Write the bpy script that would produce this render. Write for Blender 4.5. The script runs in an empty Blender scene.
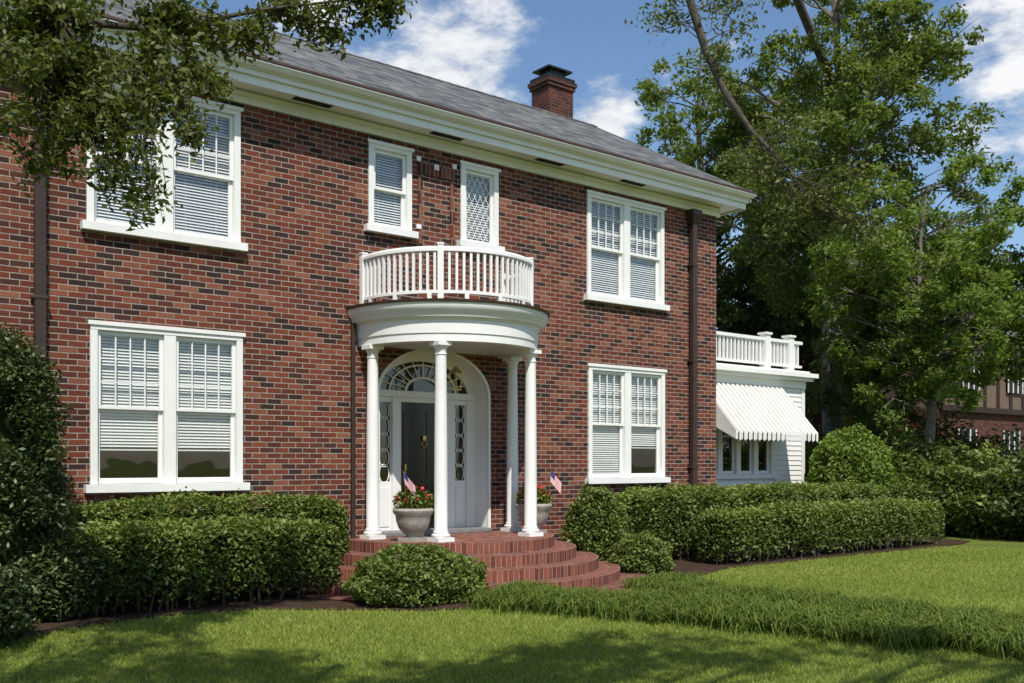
import bpy, math, random
import numpy as np
from mathutils import Vector, Matrix
random.seed(7); rng=np.random.default_rng(11)
S=bpy.context.scene
S.view_settings.view_transform='Standard'; S.view_settings.look='None'; S.view_settings.exposure=0; S.view_settings.gamma=1
TH=math.radians(39.04); D=12.575; CH=1.70
ST,CT=math.sin(TH),math.cos(TH)
def unproj(px,py,dep):
    X=(px-512)*dep/1000.; Z=CH+(463-py)*dep/1000.
    return np.array([X*CT+dep*ST, -D-X*ST+dep*CT, Z])
def proj(p):
    x,y=p[0],p[1]+D
    d=x*ST+y*CT; X=x*CT-y*ST
    if d<0.3: return (-9999,-9999,d)
    return (512+1000*X/d, 463-1000*(p[2]-CH)/d, d)
# ---------------------------------------------------------------- camera
cd=bpy.data.cameras.new("camera"); cam=bpy.data.objects.new("camera",cd); S.collection.objects.link(cam)
cam.location=(0,-D,CH); cam.rotation_euler=(math.pi/2,0,-TH)
cd.sensor_width=36; cd.lens=1000/1024*36; cd.shift_y=(463-341.5)/1024; cd.clip_end=2000; cd.clip_start=0.05
S.camera=cam
# ---------------------------------------------------------------- sun + sky
EL=math.radians(53); AZ=math.radians(207)
sd=Vector((math.sin(AZ)*math.cos(EL),math.cos(AZ)*math.cos(EL),math.sin(EL)))
sl=bpy.data.lights.new("sun",'SUN'); sl.energy=5.0; sl.angle=math.radians(0.53); sl.color=(1,.95,.87)
so=bpy.data.objects.new("sun",sl); S.collection.objects.link(so); so.rotation_euler=sd.to_track_quat('Z','Y').to_euler()
so.location=(0,-20,30)
# ---------------------------------------------------------------- node helper
class NT:
    def __init__(s,nt): s.nt=nt; s.nodes=nt.nodes
    def n(s,t,**k):
        nd=s.nt.nodes.new(t)
        for a,v in k.items(): setattr(nd,a,v)
        return nd
    def set(s,sock,v):
        if v is None: return
        if isinstance(v,bpy.types.NodeSocket): s.nt.links.new(v,sock)
        else: sock.default_value=v
    def m(s,op,a,b=None,c=None,clamp=False):
        nd=s.n('ShaderNodeMath',operation=op); nd.use_clamp=clamp
        s.set(nd.inputs[0],a); s.set(nd.inputs[1],b); s.set(nd.inputs[2],c); return nd.outputs[0]
    def vm(s,op,a,b=None,out=0):
        nd=s.n('ShaderNodeVectorMath',operation=op); s.set(nd.inputs[0],a); s.set(nd.inputs[1],b)
        return nd.outputs['Value'] if op in('DOT_PRODUCT','LENGTH') else nd.outputs[0]
    def noise(s,vec,scale,detail=3,rough=.55,dim='3D'):
        nd=s.n('ShaderNodeTexNoise',noise_dimensions=dim)
        if vec is not None: s.set(nd.inputs['Vector'],vec)
        nd.inputs['Scale'].default_value=scale; nd.inputs['Detail'].default_value=detail; nd.inputs['Roughness'].default_value=rough
        return nd.outputs[0]
    def ramp(s,f,stops,interp='LINEAR'):
        nd=s.n('ShaderNodeValToRGB'); cr=nd.color_ramp; cr.interpolation=interp
        while len(cr.elements)<len(stops): cr.elements.new(.5)
        for e,(p,c) in zip(cr.elements,stops): e.position=p; e.color=(c[0],c[1],c[2],1)
        s.set(nd.inputs[0],f); return nd.outputs[0]
    def mix(s,f,a,b,mode='MIX'):
        nd=s.n('ShaderNodeMix',data_type='RGBA',blend_type=mode)
        s.set(nd.inputs[0],f)
        for i,v in((6,a),(7,b)):
            if isinstance(v,tuple) and len(v)==3: v=(*v,1)
            s.set(nd.inputs[i],v)
        return nd.outputs[2]
    def mr(s,v,a,b,c=0,d=1,smooth=False):
        nd=s.n('ShaderNodeMapRange'); nd.clamp=True
        if smooth: nd.interpolation_type='SMOOTHSTEP'
        s.set(nd.inputs[0],v)
        for i,x in enumerate((a,b,c,d)): nd.inputs[i+1].default_value=x
        return nd.outputs[0]
w=bpy.data.worlds.new("World"); S.world=w; w.use_nodes=True; w.node_tree.nodes.clear()
T=NT(w.node_tree)
sky=T.n('ShaderNodeTexSky',sky_type='NISHITA'); sky.sun_disc=False; sky.sun_elevation=EL; sky.sun_rotation=AZ; sky.air_density=1.0; sky.dust_density=.6; sky.ozone_density=2.0
hs=T.n('ShaderNodeHueSaturation'); hs.inputs['Saturation'].default_value=1.08; hs.inputs['Value'].default_value=1.3
w.node_tree.links.new(sky.outputs[0],hs.inputs['Color'])
tc=T.n('ShaderNodeTexCoord'); dirv=T.vm('NORMALIZE',tc.outputs['Generated'])
def pdir(px,py):
    a=unproj(px,py,1.0)-np.array([0,-D,CH]); return a/np.linalg.norm(a)
mask=None
for px,py,r,st in ((455,60,.10,1.0),(400,80,.07,.9),(602,118,.05,1.0),(440,0,.10,.7),(330,-5,.09,.6),(995,20,.12,.75),(985,100,.09,.55)):
    d=T.vm('DOT_PRODUCT',dirv,tuple(pdir(px,py)))
    k=T.m('MULTIPLY',T.mr(d,math.cos(r),1.0),st)
    mask=k if mask is None else T.m('MAXIMUM',mask,k)
gen=T.m('MULTIPLY',T.mr(T.noise(dirv,2.2,2),.52,.8),.4)
mask=T.m('MAXIMUM',mask,gen)
sc=T.vm('MULTIPLY',dirv,(1,1,2.2))
n1=T.noise(sc,11,6,.62)
cf=T.mr(T.m('ADD',T.m('MULTIPLY',mask,.55),T.m('MULTIPLY',T.m('SUBTRACT',n1,.5),1.9)),.15,.62,0,1,True)
cc=T.ramp(n1,[(.4,(6.0,6.4,7.0)),(.62,(8.6,8.7,8.9))])
col=T.mix(cf,hs.outputs[0],cc)
bg=T.n('ShaderNodeBackground'); bg.inputs[1].default_value=.11
w.node_tree.links.new(col,bg.inputs[0])
wo=T.n('ShaderNodeOutputWorld'); w.node_tree.links.new(bg.outputs[0],wo.inputs[0])
# ---------------------------------------------------------------- materials
def newmat(name):
    m=bpy.data.materials.new(name); m.use_nodes=True; m.node_tree.nodes.clear()
    t=NT(m.node_tree); out=t.n('ShaderNodeOutputMaterial'); b=t.n('ShaderNodeBsdfPrincipled')
    t.nt.links.new(b.outputs[0],out.inputs[0]); return m,t,b,out
def bump(t,b,h,dist=.01,strength=1.):
    bn=t.n('ShaderNodeBump'); bn.inputs['Distance'].default_value=dist; bn.inputs['Strength'].default_value=strength
    t.set(bn.inputs['Height'],h); t.nt.links.new(bn.outputs[0],b.inputs['Normal'])
def simple(name,c,rough=.5,var=.12,scale=6,metal=0,dirt=None,bd=.002,spec=.5):
    m,t,b,o=newmat(name); tc=t.n('ShaderNodeTexCoord').outputs['Object']
    n=t.noise(tc,scale,4,.6)
    lo=tuple(x*(1-var) for x in c); hi=tuple(min(1,x*(1+var*.6)) for x in c)
    col=t.ramp(n,[(.3,lo),(.7,hi)])
    if dirt:
        n2=t.noise(t.vm('MULTIPLY',tc,(3,3,.5)),2.3,5,.7); col=t.mix(t.mr(n2,.52,.85,0,dirt),col,(.25,.23,.19))
    t.set(b.inputs['Base Color'],col); b.inputs['Roughness'].default_value=rough; b.inputs['Metallic'].default_value=metal
    b.inputs['Specular IOR Level'].default_value=spec
    bump(t,b,t.noise(tc,scale*12,2),bd,.5); return m
def brickmat(name,bw,rh,mo,mode='wall',pal=None,mortar=(.38,.32,.265)):
    m,t,b,o=newmat(name); tcn=t.n('ShaderNodeTexCoord')
    if mode=='uv': v=tcn.outputs['UV']
    else: v=tcn.outputs['Object']
    sp=t.n('ShaderNodeSeparateXYZ'); t.set(sp.inputs[0],v)
    if mode=='wall': U=t.m('ADD',sp.outputs[0],sp.outputs[1]); V=sp.outputs[2]
    else: U=sp.outputs[0]; V=sp.outputs[1]
    if mode!='uv':
        wob=t.noise(tcn.outputs['Object'],3.5,2); V=t.m('ADD',V,t.m('MULTIPLY',t.m('SUBTRACT',wob,.5),.010))
    vr=t.m('DIVIDE',V,rh); row=t.m('FLOOR',vr)
    uo=t.m('ADD',t.m('DIVIDE',U,bw),t.m('MULTIPLY',t.m('FLOORED_MODULO',row,2.0),.5 if mode!='uv' else 0.0))
    cl=t.m('FLOOR',uo); fu=t.m('FRACT',uo); fv=t.m('FRACT',vr)
    du=t.m('MULTIPLY',t.m('MINIMUM',fu,t.m('SUBTRACT',1.0,fu)),bw); dv=t.m('MULTIPLY',t.m('MINIMUM',fv,t.m('SUBTRACT',1.0,fv)),rh)
    d=t.m('MINIMUM',du,dv)
    d=t.m('ADD',d,t.m('MULTIPLY',t.m('SUBTRACT',t.noise(tcn.outputs['Object'],45,2),.5),.005))
    bf=t.mr(d,mo*.38,mo*.62)
    cv=t.n('ShaderNodeCombineXYZ'); t.set(cv.inputs[0],cl); t.set(cv.inputs[1],row)
    wn=t.n('ShaderNodeTexWhiteNoise',noise_dimensions='2D'); t.set(wn.inputs['Vector'],cv.outputs[0])
    pal=pal or [(0,(.030,.018,.017)),(.14,(.050,.024,.020)),(.28,(.095,.028,.019)),(.5,(.140,.036,.021)),(.7,(.165,.042,.024)),(.88,(.20,.062,.034)),(1,(.25,.10,.06))]
    bc=t.ramp(wn.outputs['Value'],pal)
    n=t.noise(tcn.outputs['Object'],60,3,.7); bc=t.mix(1.0,bc,t.ramp(n,[(.25,(.60,.60,.60)),(.75,(1.28,1.28,1.28))]),'MULTIPLY')
    big=t.noise(tcn.outputs['Object'],.7,4,.6); bc=t.mix(1.0,bc,t.ramp(big,[(.3,(.82,.82,.84)),(.7,(1.1,1.08,1.05))]),'MULTIPLY')
    mc=t.mix(1.0,(*mortar,1),t.ramp(t.noise(tcn.outputs['Object'],8,3,.7),[(.3,(.55,.55,.55)),(.7,(1.1,1.1,1.1))]),'MULTIPLY')
    t.set(b.inputs['Base Color'],t.mix(bf,mc,bc)); b.inputs['Roughness'].default_value=.85
    b.inputs['Specular IOR Level'].default_value=.25
    bump(t,b,t.m('ADD',bf,t.m('MULTIPLY',n,.35)),.008,.9); return m
M={}
M['brick']=brickmat('red_brick',.212,.0735,.0125)
M['soldier']=brickmat('soldier_brick',.0745,.215,.011)
M['step']=brickmat('step_brick',.078,.165,.011,'uv',mortar=(.36,.30,.25),pal=[(0,(.13,.040,.028)),(.3,(.20,.057,.036)),(1,(.30,.10,.065))])
M['paver']=brickmat('brick_paver',.2,.1,.008,'flat',mortar=(.2,.15,.12),pal=[(0,(.11,.045,.033)),(.4,(.19,.07,.048)),(1,(.27,.12,.085))])
M['chimney']=brickmat('chimney_brick',.212,.0735,.009,mortar=(.2,.15,.12),pal=[(0,(.04,.02,.018)),(.4,(.09,.03,.022)),(1,(.14,.042,.03))])
M['white']=simple('white_paint',(.80,.80,.77),.42,.05,2.5,dirt=.14)
M['blind']=simple('blind_slats',(.80,.81,.80),.5,.03,3)
M['brown']=simple('brown_metal',(.045,.026,.021),.4,.2,5,metal=.0)
M['copper']=simple('aged_copper',(.10,.055,.04),.45,.3,7,metal=.3)
M['black']=simple('black_door_paint',(.008,.008,.009),.18,.1,3)
M['iron']=simple('black_iron',(.012,.012,.012),.4,.2,5)
M['brass']=simple('brass',(.6,.42,.14),.3,.1,8,metal=1)
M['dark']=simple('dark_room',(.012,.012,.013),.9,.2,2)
M['stone']=simple('cast_stone',(.36,.33,.28),.85,.25,14,dirt=.5,bd=.006)
M['threshold']=simple('grey_stone',(.2,.2,.2),.7,.2,9)
M['bark']=simple('bark',(.085,.07,.055),.9,.55,9,bd=.04)
M['barklight']=simple('bark_light',(.17,.145,.12),.9,.5,9,bd=.03)
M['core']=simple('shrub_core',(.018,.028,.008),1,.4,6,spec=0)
M['mulch']=simple('mulch',(.075,.048,.032),.95,.7,30,bd=.04,spec=.1)
M['red']=simple('flag_red',(.55,.03,.035),.7); M['flagwhite']=simple('flag_white',(.8,.8,.8),.7); M['blue']=simple('flag_blue',(.02,.035,.18),.7)
M['petal']=simple('red_petals',(.55,.02,.03),.6,.3,20)
M['ceil']=simple('porch_ceiling',(.62,.64,.6),.5,.05,3)
M['stucco']=simple('brown_stucco',(.15,.10,.07),.9,.2,4)
M['timber']=simple('dark_timber',(.03,.018,.013),.8,.3,6)
M['awning']=simple('awning_metal',(.74,.73,.68),.45,.05,3,dirt=.2)
def glassmat():
    m,t,b,o=newmat('window_glass'); t.nodes.remove(b)
    tr=t.n('ShaderNodeBsdfTransparent'); tr.inputs[0].default_value=(.92,.94,.93,1); gl=t.n('ShaderNodeBsdfGlossy'); gl.inputs['Roughness'].default_value=.015
    ge=t.n('ShaderNodeNewGeometry')
    c=t.m('ABSOLUTE',t.vm('DOT_PRODUCT',ge.outputs['Incoming'],ge.outputs['True Normal']))
    f=t.m('ADD',.11,t.m('MULTIPLY',t.m('POWER',t.m('SUBTRACT',1.0,c),4.0),.9),clamp=True)
    tcn=t.n('ShaderNodeTexCoord'); bn=t.n('ShaderNodeBump'); bn.inputs['Distance'].default_value=.01; bn.inputs['Strength'].default_value=.25
    t.set(bn.inputs['Height'],t.noise(tcn.outputs['Object'],2.2,1)); t.nt.links.new(bn.outputs[0],gl.inputs['Normal'])
    mx=t.n('ShaderNodeMixShader'); t.set(mx.inputs[0],f)
    t.nt.links.new(tr.outputs[0],mx.inputs[1]); t.nt.links.new(gl.outputs[0],mx.inputs[2]); t.nt.links.new(mx.outputs[0],o.inputs[0]); return m
M['glass']=glassmat()
def shingle():
    m,t,b,o=newmat('slate_shingles'); tcn=t.n('ShaderNodeTexCoord'); sp=t.n('ShaderNodeSeparateXYZ'); t.set(sp.inputs[0],tcn.outputs['Object'])
    rh=.075; bw=.26
    vr=t.m('DIVIDE',sp.outputs[2],rh); row=t.m('FLOOR',vr); fv=t.m('FRACT',vr)
    w0=t.n('ShaderNodeTexWhiteNoise',noise_dimensions='1D'); t.set(w0.inputs['W'],row)
    uo=t.m('ADD',t.m('DIVIDE',sp.outputs[0],bw),t.m('MULTIPLY',w0.outputs['Value'],7.0)); cl=t.m('FLOOR',uo); fu=t.m('FRACT',uo)
    cv=t.n('ShaderNodeCombineXYZ'); t.set(cv.inputs[0],cl); t.set(cv.inputs[1],row)
    wn=t.n('ShaderNodeTexWhiteNoise',noise_dimensions='2D'); t.set(wn.inputs['Vector'],cv.outputs[0])
    c=t.ramp(wn.outputs['Value'],[(0,(.075,.08,.085)),(.5,(.125,.128,.13)),(1,(.21,.21,.20))])
    e=t.m('MINIMUM',t.mr(fv,.0,.25),t.mr(t.m('MINIMUM',fu,t.m('SUBTRACT',1.0,fu)),.0,.06))
    c=t.mix(t.mr(e,0,1,.85,0),c,(.02,.02,.022))
    c=t.mix(1.0,c,t.ramp(t.noise(tcn.outputs['Object'],1.3,4),[(.3,(.8,.8,.8)),(.7,(1.12,1.12,1.1))]),'MULTIPLY')
    t.set(b.inputs['Base Color'],c); b.inputs['Roughness'].default_value=.9; b.inputs['Specular IOR Level'].default_value=.2
    bump(t,b,t.m('SUBTRACT',1.0,fv),.02); return m
M['shingle']=shingle()
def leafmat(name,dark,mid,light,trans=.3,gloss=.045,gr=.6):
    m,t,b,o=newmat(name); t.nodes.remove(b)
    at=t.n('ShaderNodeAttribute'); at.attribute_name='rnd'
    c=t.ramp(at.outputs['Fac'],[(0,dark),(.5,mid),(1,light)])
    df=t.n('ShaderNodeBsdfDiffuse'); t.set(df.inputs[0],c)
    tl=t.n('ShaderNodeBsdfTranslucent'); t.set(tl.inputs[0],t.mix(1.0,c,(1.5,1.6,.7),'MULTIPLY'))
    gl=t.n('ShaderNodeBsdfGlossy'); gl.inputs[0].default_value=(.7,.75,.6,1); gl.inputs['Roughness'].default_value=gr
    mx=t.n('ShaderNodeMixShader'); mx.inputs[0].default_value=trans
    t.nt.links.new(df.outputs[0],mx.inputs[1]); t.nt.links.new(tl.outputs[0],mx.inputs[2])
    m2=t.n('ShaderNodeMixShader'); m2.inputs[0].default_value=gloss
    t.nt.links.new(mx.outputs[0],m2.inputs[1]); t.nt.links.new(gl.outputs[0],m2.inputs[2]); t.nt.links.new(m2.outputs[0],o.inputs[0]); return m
M['hedge']=leafmat('hedge_leaf',(.06,.085,.016),(.115,.16,.028),(.25,.30,.06))
M['holly']=leafmat('holly_leaf',(.025,.042,.014),(.05,.078,.022),(.11,.145,.04),.25,.05,.5)
M['oak']=leafmat('oak_leaf',(.05,.065,.016),(.095,.115,.026),(.18,.195,.05),.38)
M['tree']=leafmat('tree_leaf',(.07,.095,.022),(.125,.165,.04),(.22,.25,.07),.42,.03)
M['treelt']=leafmat('tree_leaf_light',(.09,.13,.026),(.145,.21,.04),(.24,.30,.07),.42,.03)
M['treedk']=leafmat('tree_leaf_dark',(.03,.047,.015),(.058,.085,.024),(.115,.15,.04),.32,.03)
M['limeleaf']=leafmat('bright_bush_leaf',(.08,.13,.02),(.15,.22,.032),(.24,.32,.05),.35)
M['liri']=leafmat('border_grass',(.06,.10,.018),(.12,.175,.03),(.22,.28,.055),.35,.02,.7)
M['blade']=leafmat('grass_blade',(.16,.20,.035),(.26,.32,.058),(.38,.41,.11),.35,.015,.7)
def groundmat():
    m,t,b,o=newmat('lawn_grass'); tc=t.n('ShaderNodeTexCoord').outputs['Object']
    c=t.ramp(t.noise(tc,60,4,.7),[(.3,(.115,.15,.03)),(.7,(.225,.27,.06))])
    c=t.mix(1.0,c,t.ramp(t.noise(tc,.9,5,.6),[(.3,(.8,.85,.8)),(.7,(1.15,1.1,1.05))]),'MULTIPLY')
    t.set(b.inputs['Base Color'],c); b.inputs['Roughness'].default_value=.95; b.inputs['Specular IOR Level'].default_value=.1
    bump(t,b,t.noise(tc,90,3),.03); return m
M['ground']=groundmat()
# ---------------------------------------------------------------- mesh helpers
def empty(name,loc=(0,0,0)):
    e=bpy.data.objects.new(name,None); e.location=loc; S.collection.objects.link(e); e.empty_display_size=.2; return e
def link(o,parent=None):
    S.collection.objects.link(o)
    if parent:
        o.parent=parent; o.matrix_parent_inverse=Matrix.Translation(-Vector(parent.location))
    return o
class MB:
    def __init__(s): s.v=[]; s.f=[]; s.uv=[]
    def add(s,vs,fs,uvs=None):
        o=len(s.v); s.v+= [tuple(map(float,p)) for p in vs]
        for i,f in enumerate(fs):
            s.f.append(tuple(o+k for k in f)); s.uv.append(uvs[i] if uvs else [(0,0)]*len(f))
    def box(s,x0,x1,y0,y1,z0,z1):
        s.add([(x0,y0,z0),(x1,y0,z0),(x1,y1,z0),(x0,y1,z0),(x0,y0,z1),(x1,y0,z1),(x1,y1,z1),(x0,y1,z1)],
              [(0,3,2,1),(4,5,6,7),(0,1,5,4),(1,2,6,5),(2,3,7,6),(3,0,4,7)])
    def quad(s,a,b,c,d): s.add([a,b,c,d],[(0,1,2,3)])
    def rbox(s,c,hx,hy,z0,z1,ang):
        ca,sa=math.cos(ang),math.sin(ang); q=[(-hx,-hy),(hx,-hy),(hx,hy),(-hx,hy)]
        P=[(c[0]+a*ca-b*sa,c[1]+a*sa+b*ca) for a,b in q]
        s.add([(*p,z0) for p in P]+[(*p,z1) for p in P],[(0,3,2,1),(4,5,6,7),(0,1,5,4),(1,2,6,5),(2,3,7,6),(3,0,4,7)])
    def lathe(s,c,prof,seg=28,ph=0):
        vs=[];fs=[]
        for r,z in prof:
            for i in range(seg):
                a=2*math.pi*i/seg+ph; vs.append((c[0]+r*math.cos(a),c[1]+r*math.sin(a),c[2]+z))
        for j in range(len(prof)-1):
            for i in range(seg):
                k=(i+1)%seg; fs.append((j*seg+i,j*seg+k,(j+1)*seg+k,(j+1)*seg+i))
        fs.append(tuple(range(seg-1,-1,-1))); n=(len(prof)-1)*seg; fs.append(tuple(n+i for i in range(seg)))
        s.add(vs,fs)
    def tube(s,pts,rad,seg=8):
        pts=[np.array(p,float) for p in pts]; n=len(pts); vs=[];fs=[]
        for i,p in enumerate(pts):
            t=pts[min(i+1,n-1)]-pts[max(i-1,0)]; t=t/(np.linalg.norm(t)+1e-9)
            a=np.cross(t,[0,0,1.] if abs(t[2])<.9 else [1.,0,0]); a/=np.linalg.norm(a); b=np.cross(t,a)
            r=rad[i] if hasattr(rad,'__len__') else rad
            for k in range(seg):
                q=2*math.pi*k/seg; vs.append(p+r*(math.cos(q)*a+math.sin(q)*b))
        for i in range(n-1):
            for k in range(seg):
                l=(k+1)%seg; fs.append((i*seg+k,i*seg+l,(i+1)*seg+l,(i+1)*seg+k))
        fs.append(tuple(range(seg-1,-1,-1))); fs.append(tuple((n-1)*seg+k for k in range(seg)))
        s.add(vs,fs)
    def sweep(s,prof,path,closed=True):
        m=len(prof); vs=[]; arc=[0]
        cum=[0]
        for i in range(1,m+1): a=prof[i-1];b=prof[i%m]; cum.append(cum[-1]+math.hypot(a[0]-b[0],a[1]-b[1]))
        rm=max(p[0] for p in prof); last=None
        for (bx,by,dx,dy) in path:
            q=(bx+dx*rm,by+dy*rm)
            if last: arc.append(arc[-1]+math.hypot(q[0]-last[0],q[1]-last[1]))
            last=q
            for r,z in prof: vs.append((bx+dx*r,by+dy*r,z))
        fs=[];uv=[]
        for i in range(len(path)-1):
            for j in range(m if closed else m-1):
                k=(j+1)%m; fs.append((i*m+j,(i+1)*m+j,(i+1)*m+k,i*m+k)); uv.append([(arc[i],cum[j]),(arc[i+1],cum[j]),(arc[i+1],cum[j+1]),(arc[i],cum[j+1])])
        s.add(vs,fs,uv)
    def obj(s,name,mat,parent=None,smooth=False,bev=0,autos=None):
        me=bpy.data.meshes.new(name); me.from_pydata(s.v,[],s.f)
        uvl=me.uv_layers.new(name='UVMap'); flat=[c for f in s.uv for q in f for c in q]; uvl.data.foreach_set('uv',flat)
        me.materials.append(M[mat] if isinstance(mat,str) else mat)
        if smooth or autos:
            me.polygons.foreach_set('use_smooth',[True]*len(me.polygons))
            me.set_sharp_from_angle(angle=math.radians(autos or 40))
        me.update(); o=bpy.data.objects.new(name,me); link(o,parent)
        if bev:
            b=o.modifiers.new('bevel','BEVEL'); b.width=bev; b.segments=2; b.limit_method='ANGLE'; b.angle_limit=math.radians(50)
        return o
def npmesh(name,V,k,rnd,mat,parent=None):
    N=V.shape[0]; me=bpy.data.meshes.new(name)
    me.vertices.add(N*k); me.vertices.foreach_set('co',V.astype(np.float32).ravel())
    me.loops.add(N*k); me.loops.foreach_set('vertex_index',np.arange(N*k,dtype=np.int32))
    me.polygons.add(N); me.polygons.foreach_set('loop_start',np.arange(0,N*k,k,dtype=np.int32))
    a=me.attributes.new('rnd','FLOAT','POINT'); a.data.foreach_set('value',np.repeat(rnd,k).astype(np.float32))
    me.update(calc_edges=True); me.materials.append(M[mat]); o=bpy.data.objects.new(name,me); return link(o,parent)
def leaves(name,P,size,mat,parent=None,up=.3,asp=.42,shade=None):
    N=len(P); nrm=rng.normal(size=(N,3)); nrm/=np.linalg.norm(nrm,axis=1)[:,None]; nrm[:,2]=np.abs(nrm[:,2])+up; nrm/=np.linalg.norm(nrm,axis=1)[:,None]
    a=rng.normal(size=(N,3)); a-= (a*nrm).sum(1)[:,None]*nrm; a/=np.linalg.norm(a,axis=1)[:,None]; b=np.cross(nrm,a)
    s=(size*rng.uniform(.65,1.3,N))[:,None]
    V=np.stack([P-a*s, P+b*s*asp-a*s*.15+nrm*s*.12, P+a*s, P-b*s*asp-a*s*.15+nrm*s*.12],1)
    r=rng.beta(2,2.4,N)
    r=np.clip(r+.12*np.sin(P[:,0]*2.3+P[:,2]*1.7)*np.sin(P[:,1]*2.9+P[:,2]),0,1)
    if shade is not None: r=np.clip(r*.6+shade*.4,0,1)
    return npmesh(name,V,4,r,mat,parent)
def shell(c,r,n,thick=.35,lump=0.0):
    d=rng.normal(size=(n,3)); d/=np.linalg.norm(d,axis=1)[:,None]
    q=1-np.abs(rng.normal(size=n))*thick; q=np.clip(q,.05,1.15)
    if lump:
        q=q*(1+lump*(np.sin(d[:,0]*7+c[0]*3)*np.sin(d[:,1]*6+c[1])+.6*np.sin(d[:,2]*9+d[:,0]*5)))
    return np.array(c)+d*q[:,None]*np.array(r)
def inpoly(P,poly):
    x,y=P[:,0],P[:,1]; ins=np.zeros(len(P),bool); n=len(poly)
    for i in range(n):
        x1,y1=poly[i];x2,y2=poly[(i+1)%n]
        c=((y1>y)!=(y2>y)); xi=(x2-x1)*(y-y1)/((y2-y1) if y2!=y1 else 1e-9)+x1; ins^= c&(x<xi)
    return ins
# ================================================================ HOUSE
house=empty('brick_house')
X0,X1=2.1,15.3; ZW=6.62; CX=8.70; CY=-.28; FZ=.62; HD=7.8; RY=3.9; RZ=9.36
wins=[
 (3.64,5.58,1.34,3.40,2,'grid',[.22,.22]),
 (11.88,13.81,1.34,3.40,2,'grid',[.04,.28]),
 (3.60,5.55,4.50,6.38,2,'grid',[0,0]),
 (11.85,13.79,4.50,6.38,2,'grid',[0,0]),
 (7.51,8.25,5.05,6.37,1,'plain',[0]),
 (9.16,9.90,5.05,6.37,1,'diamond',[0])]
AX0,AX1,ATOP,ASP=CX-1.0,CX+1.0,3.40,2.72
holes=[(a,b,c,d) for a,b,c,d,*_ in wins]+[(AX0,AX1,FZ,ATOP)]
wl=MB()
xs=sorted({X0,X1,*[h[0] for h in holes],*[h[1] for h in holes]}); zs=sorted({-.1,ZW,*[h[2] for h in holes],*[h[3] for h in holes]})
for i in range(len(xs)-1):
    for j in range(len(zs)-1):
        cx=(xs[i]+xs[i+1])/2; cz=(zs[j]+zs[j+1])/2
        if any(h[0]<cx<h[1] and h[2]<cz<h[3] for h in holes): continue
        wl.quad((xs[i],0,zs[j]),(xs[i+1],0,zs[j]),(xs[i+1],0,zs[j+1]),(xs[i],0,zs[j+1]))
ne=32; arch=[(CX-math.cos(math.pi*i/ne)*1.0, ASP+math.sin(math.pi*i/ne)*(ATOP-.01-ASP)) for i in range(ne+1)]
for i in range(ne):
    a,b=arch[i],arch[i+1]; wl.quad((a[0],0,a[1]),(b[0],0,b[1]),(b[0],0,ATOP),(a[0],0,ATOP))
wl.quad((X1,0,-.1),(X1,HD,-.1),(X1,HD,ZW),(X1,0,ZW)); wl.quad((X0,HD,-.1),(X0,0,-.1),(X0,0,ZW),(X0,HD,ZW))
wl.quad((X1,HD,-.1),(X0,HD,-.1),(X0,HD,ZW),(X1,HD,ZW))
for x in(X0,X1): wl.add([(x,0,ZW),(x,HD,ZW),(x,RY,RZ-.15)],[(0,1,2)])
wl.obj('walls','brick',house)
so_=MB(); so_.box(8.37,9.04,-.018,.02,6.06,6.27); so_.box(8.37,8.445,-.018,.02,5.0,6.058); so_.box(8.965,9.04,-.018,.02,5.0,6.058); so_.obj('brick_panel','soldier',house)
wb=MB()
for bx,bz in((8.34,6.24),(8.34,5.22),(9.0,6.24)): wb.box(bx,bx+.075,-.03,.02,bz,bz+.07)
wb.box(8.66,8.74,-.032,.0,6.16,6.24)
wb.obj('corner_blocks','white',house)
tr=MB(); O=.38
tr.box(X0-.03,X1+.03,-.045,.0-.002,6.47,6.64)
tr.box(X0-.05,X1+.05,-.075,-.047,6.56,6.62)
tr.box(X0-O,X1+O,-O,.1,6.642,6.68)
tr.box(X0-O-.01,X1+O+.01,-O-.03,-O+.0,6.60,6.80)
tr.box(X0-O-.04,X1+O+.04,-O-.075,-O-.032,6.71,6.83)
tr.box(X0-O-.07,X1+O+.07,-O-.11,-O-.077,6.78,6.87)
tr.box(X1+.032,X1+.07,-.045,HD,6.47,6.64)
tr.box(X1+O+.012,X1+O+.035,-O+.002,.9,6.60,6.80)
tr.box(X1+O+.042,X1+O+.07,-O-.03,.9,6.73,6.86)
tr.box(X1+.075,X1+O-.002,.102,.9,6.642,6.68)
tr.obj('cornice','white',house,bev=.004)
vt=MB()
for px in(312,446,549,632):
    a=math.atan((px-512)/1000)+TH; x=(D-.2)*math.tan(a); vt.box(x-.28,x+.28,-.33,-.16,6.632,6.6415)
vt.obj('soffit_vents','dark',house)
def gut(name,pr,mat):
    gt=MB(); vs=[(X0-O-.08,y,z) for y,z in pr]+[(X1+O+.08,y,z) for y,z in pr]; n=len(pr)
    gt.add(vs,[(i,(i+1)%n,(i+1)%n+n,i+n) for i in range(n)]+[tuple(range(n-1,-1,-1)),tuple(range(n,2*n))]); gt.obj(name,mat,house)
gut('gutter',[(-O-.112,6.835),(-O-.112,6.872),(-O-.20,6.872),(-O-.215,6.85),(-O-.17,6.80),(-O-.112,6.80)],'white')
gut('gutter_edge',[(-O-.10,6.873),(-O-.10,6.91),(-O-.225,6.905),(-O-.225,6.873)],'copper')
rf=MB(); ey=-O-.13; ez=6.925; e2=HD+O+.13; th=.05; xr0,xr1=X0-O-.09,X1+O+.09
sec=[(ey,ez),(RY,RZ),(e2,ez),(e2,ez-th),(RY,RZ-th*1.2),(ey,ez-th*.3)]
vs=[(xr0,y,z) for y,z in sec]+[(xr1,y,z) for y,z in sec]; n=6
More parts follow.
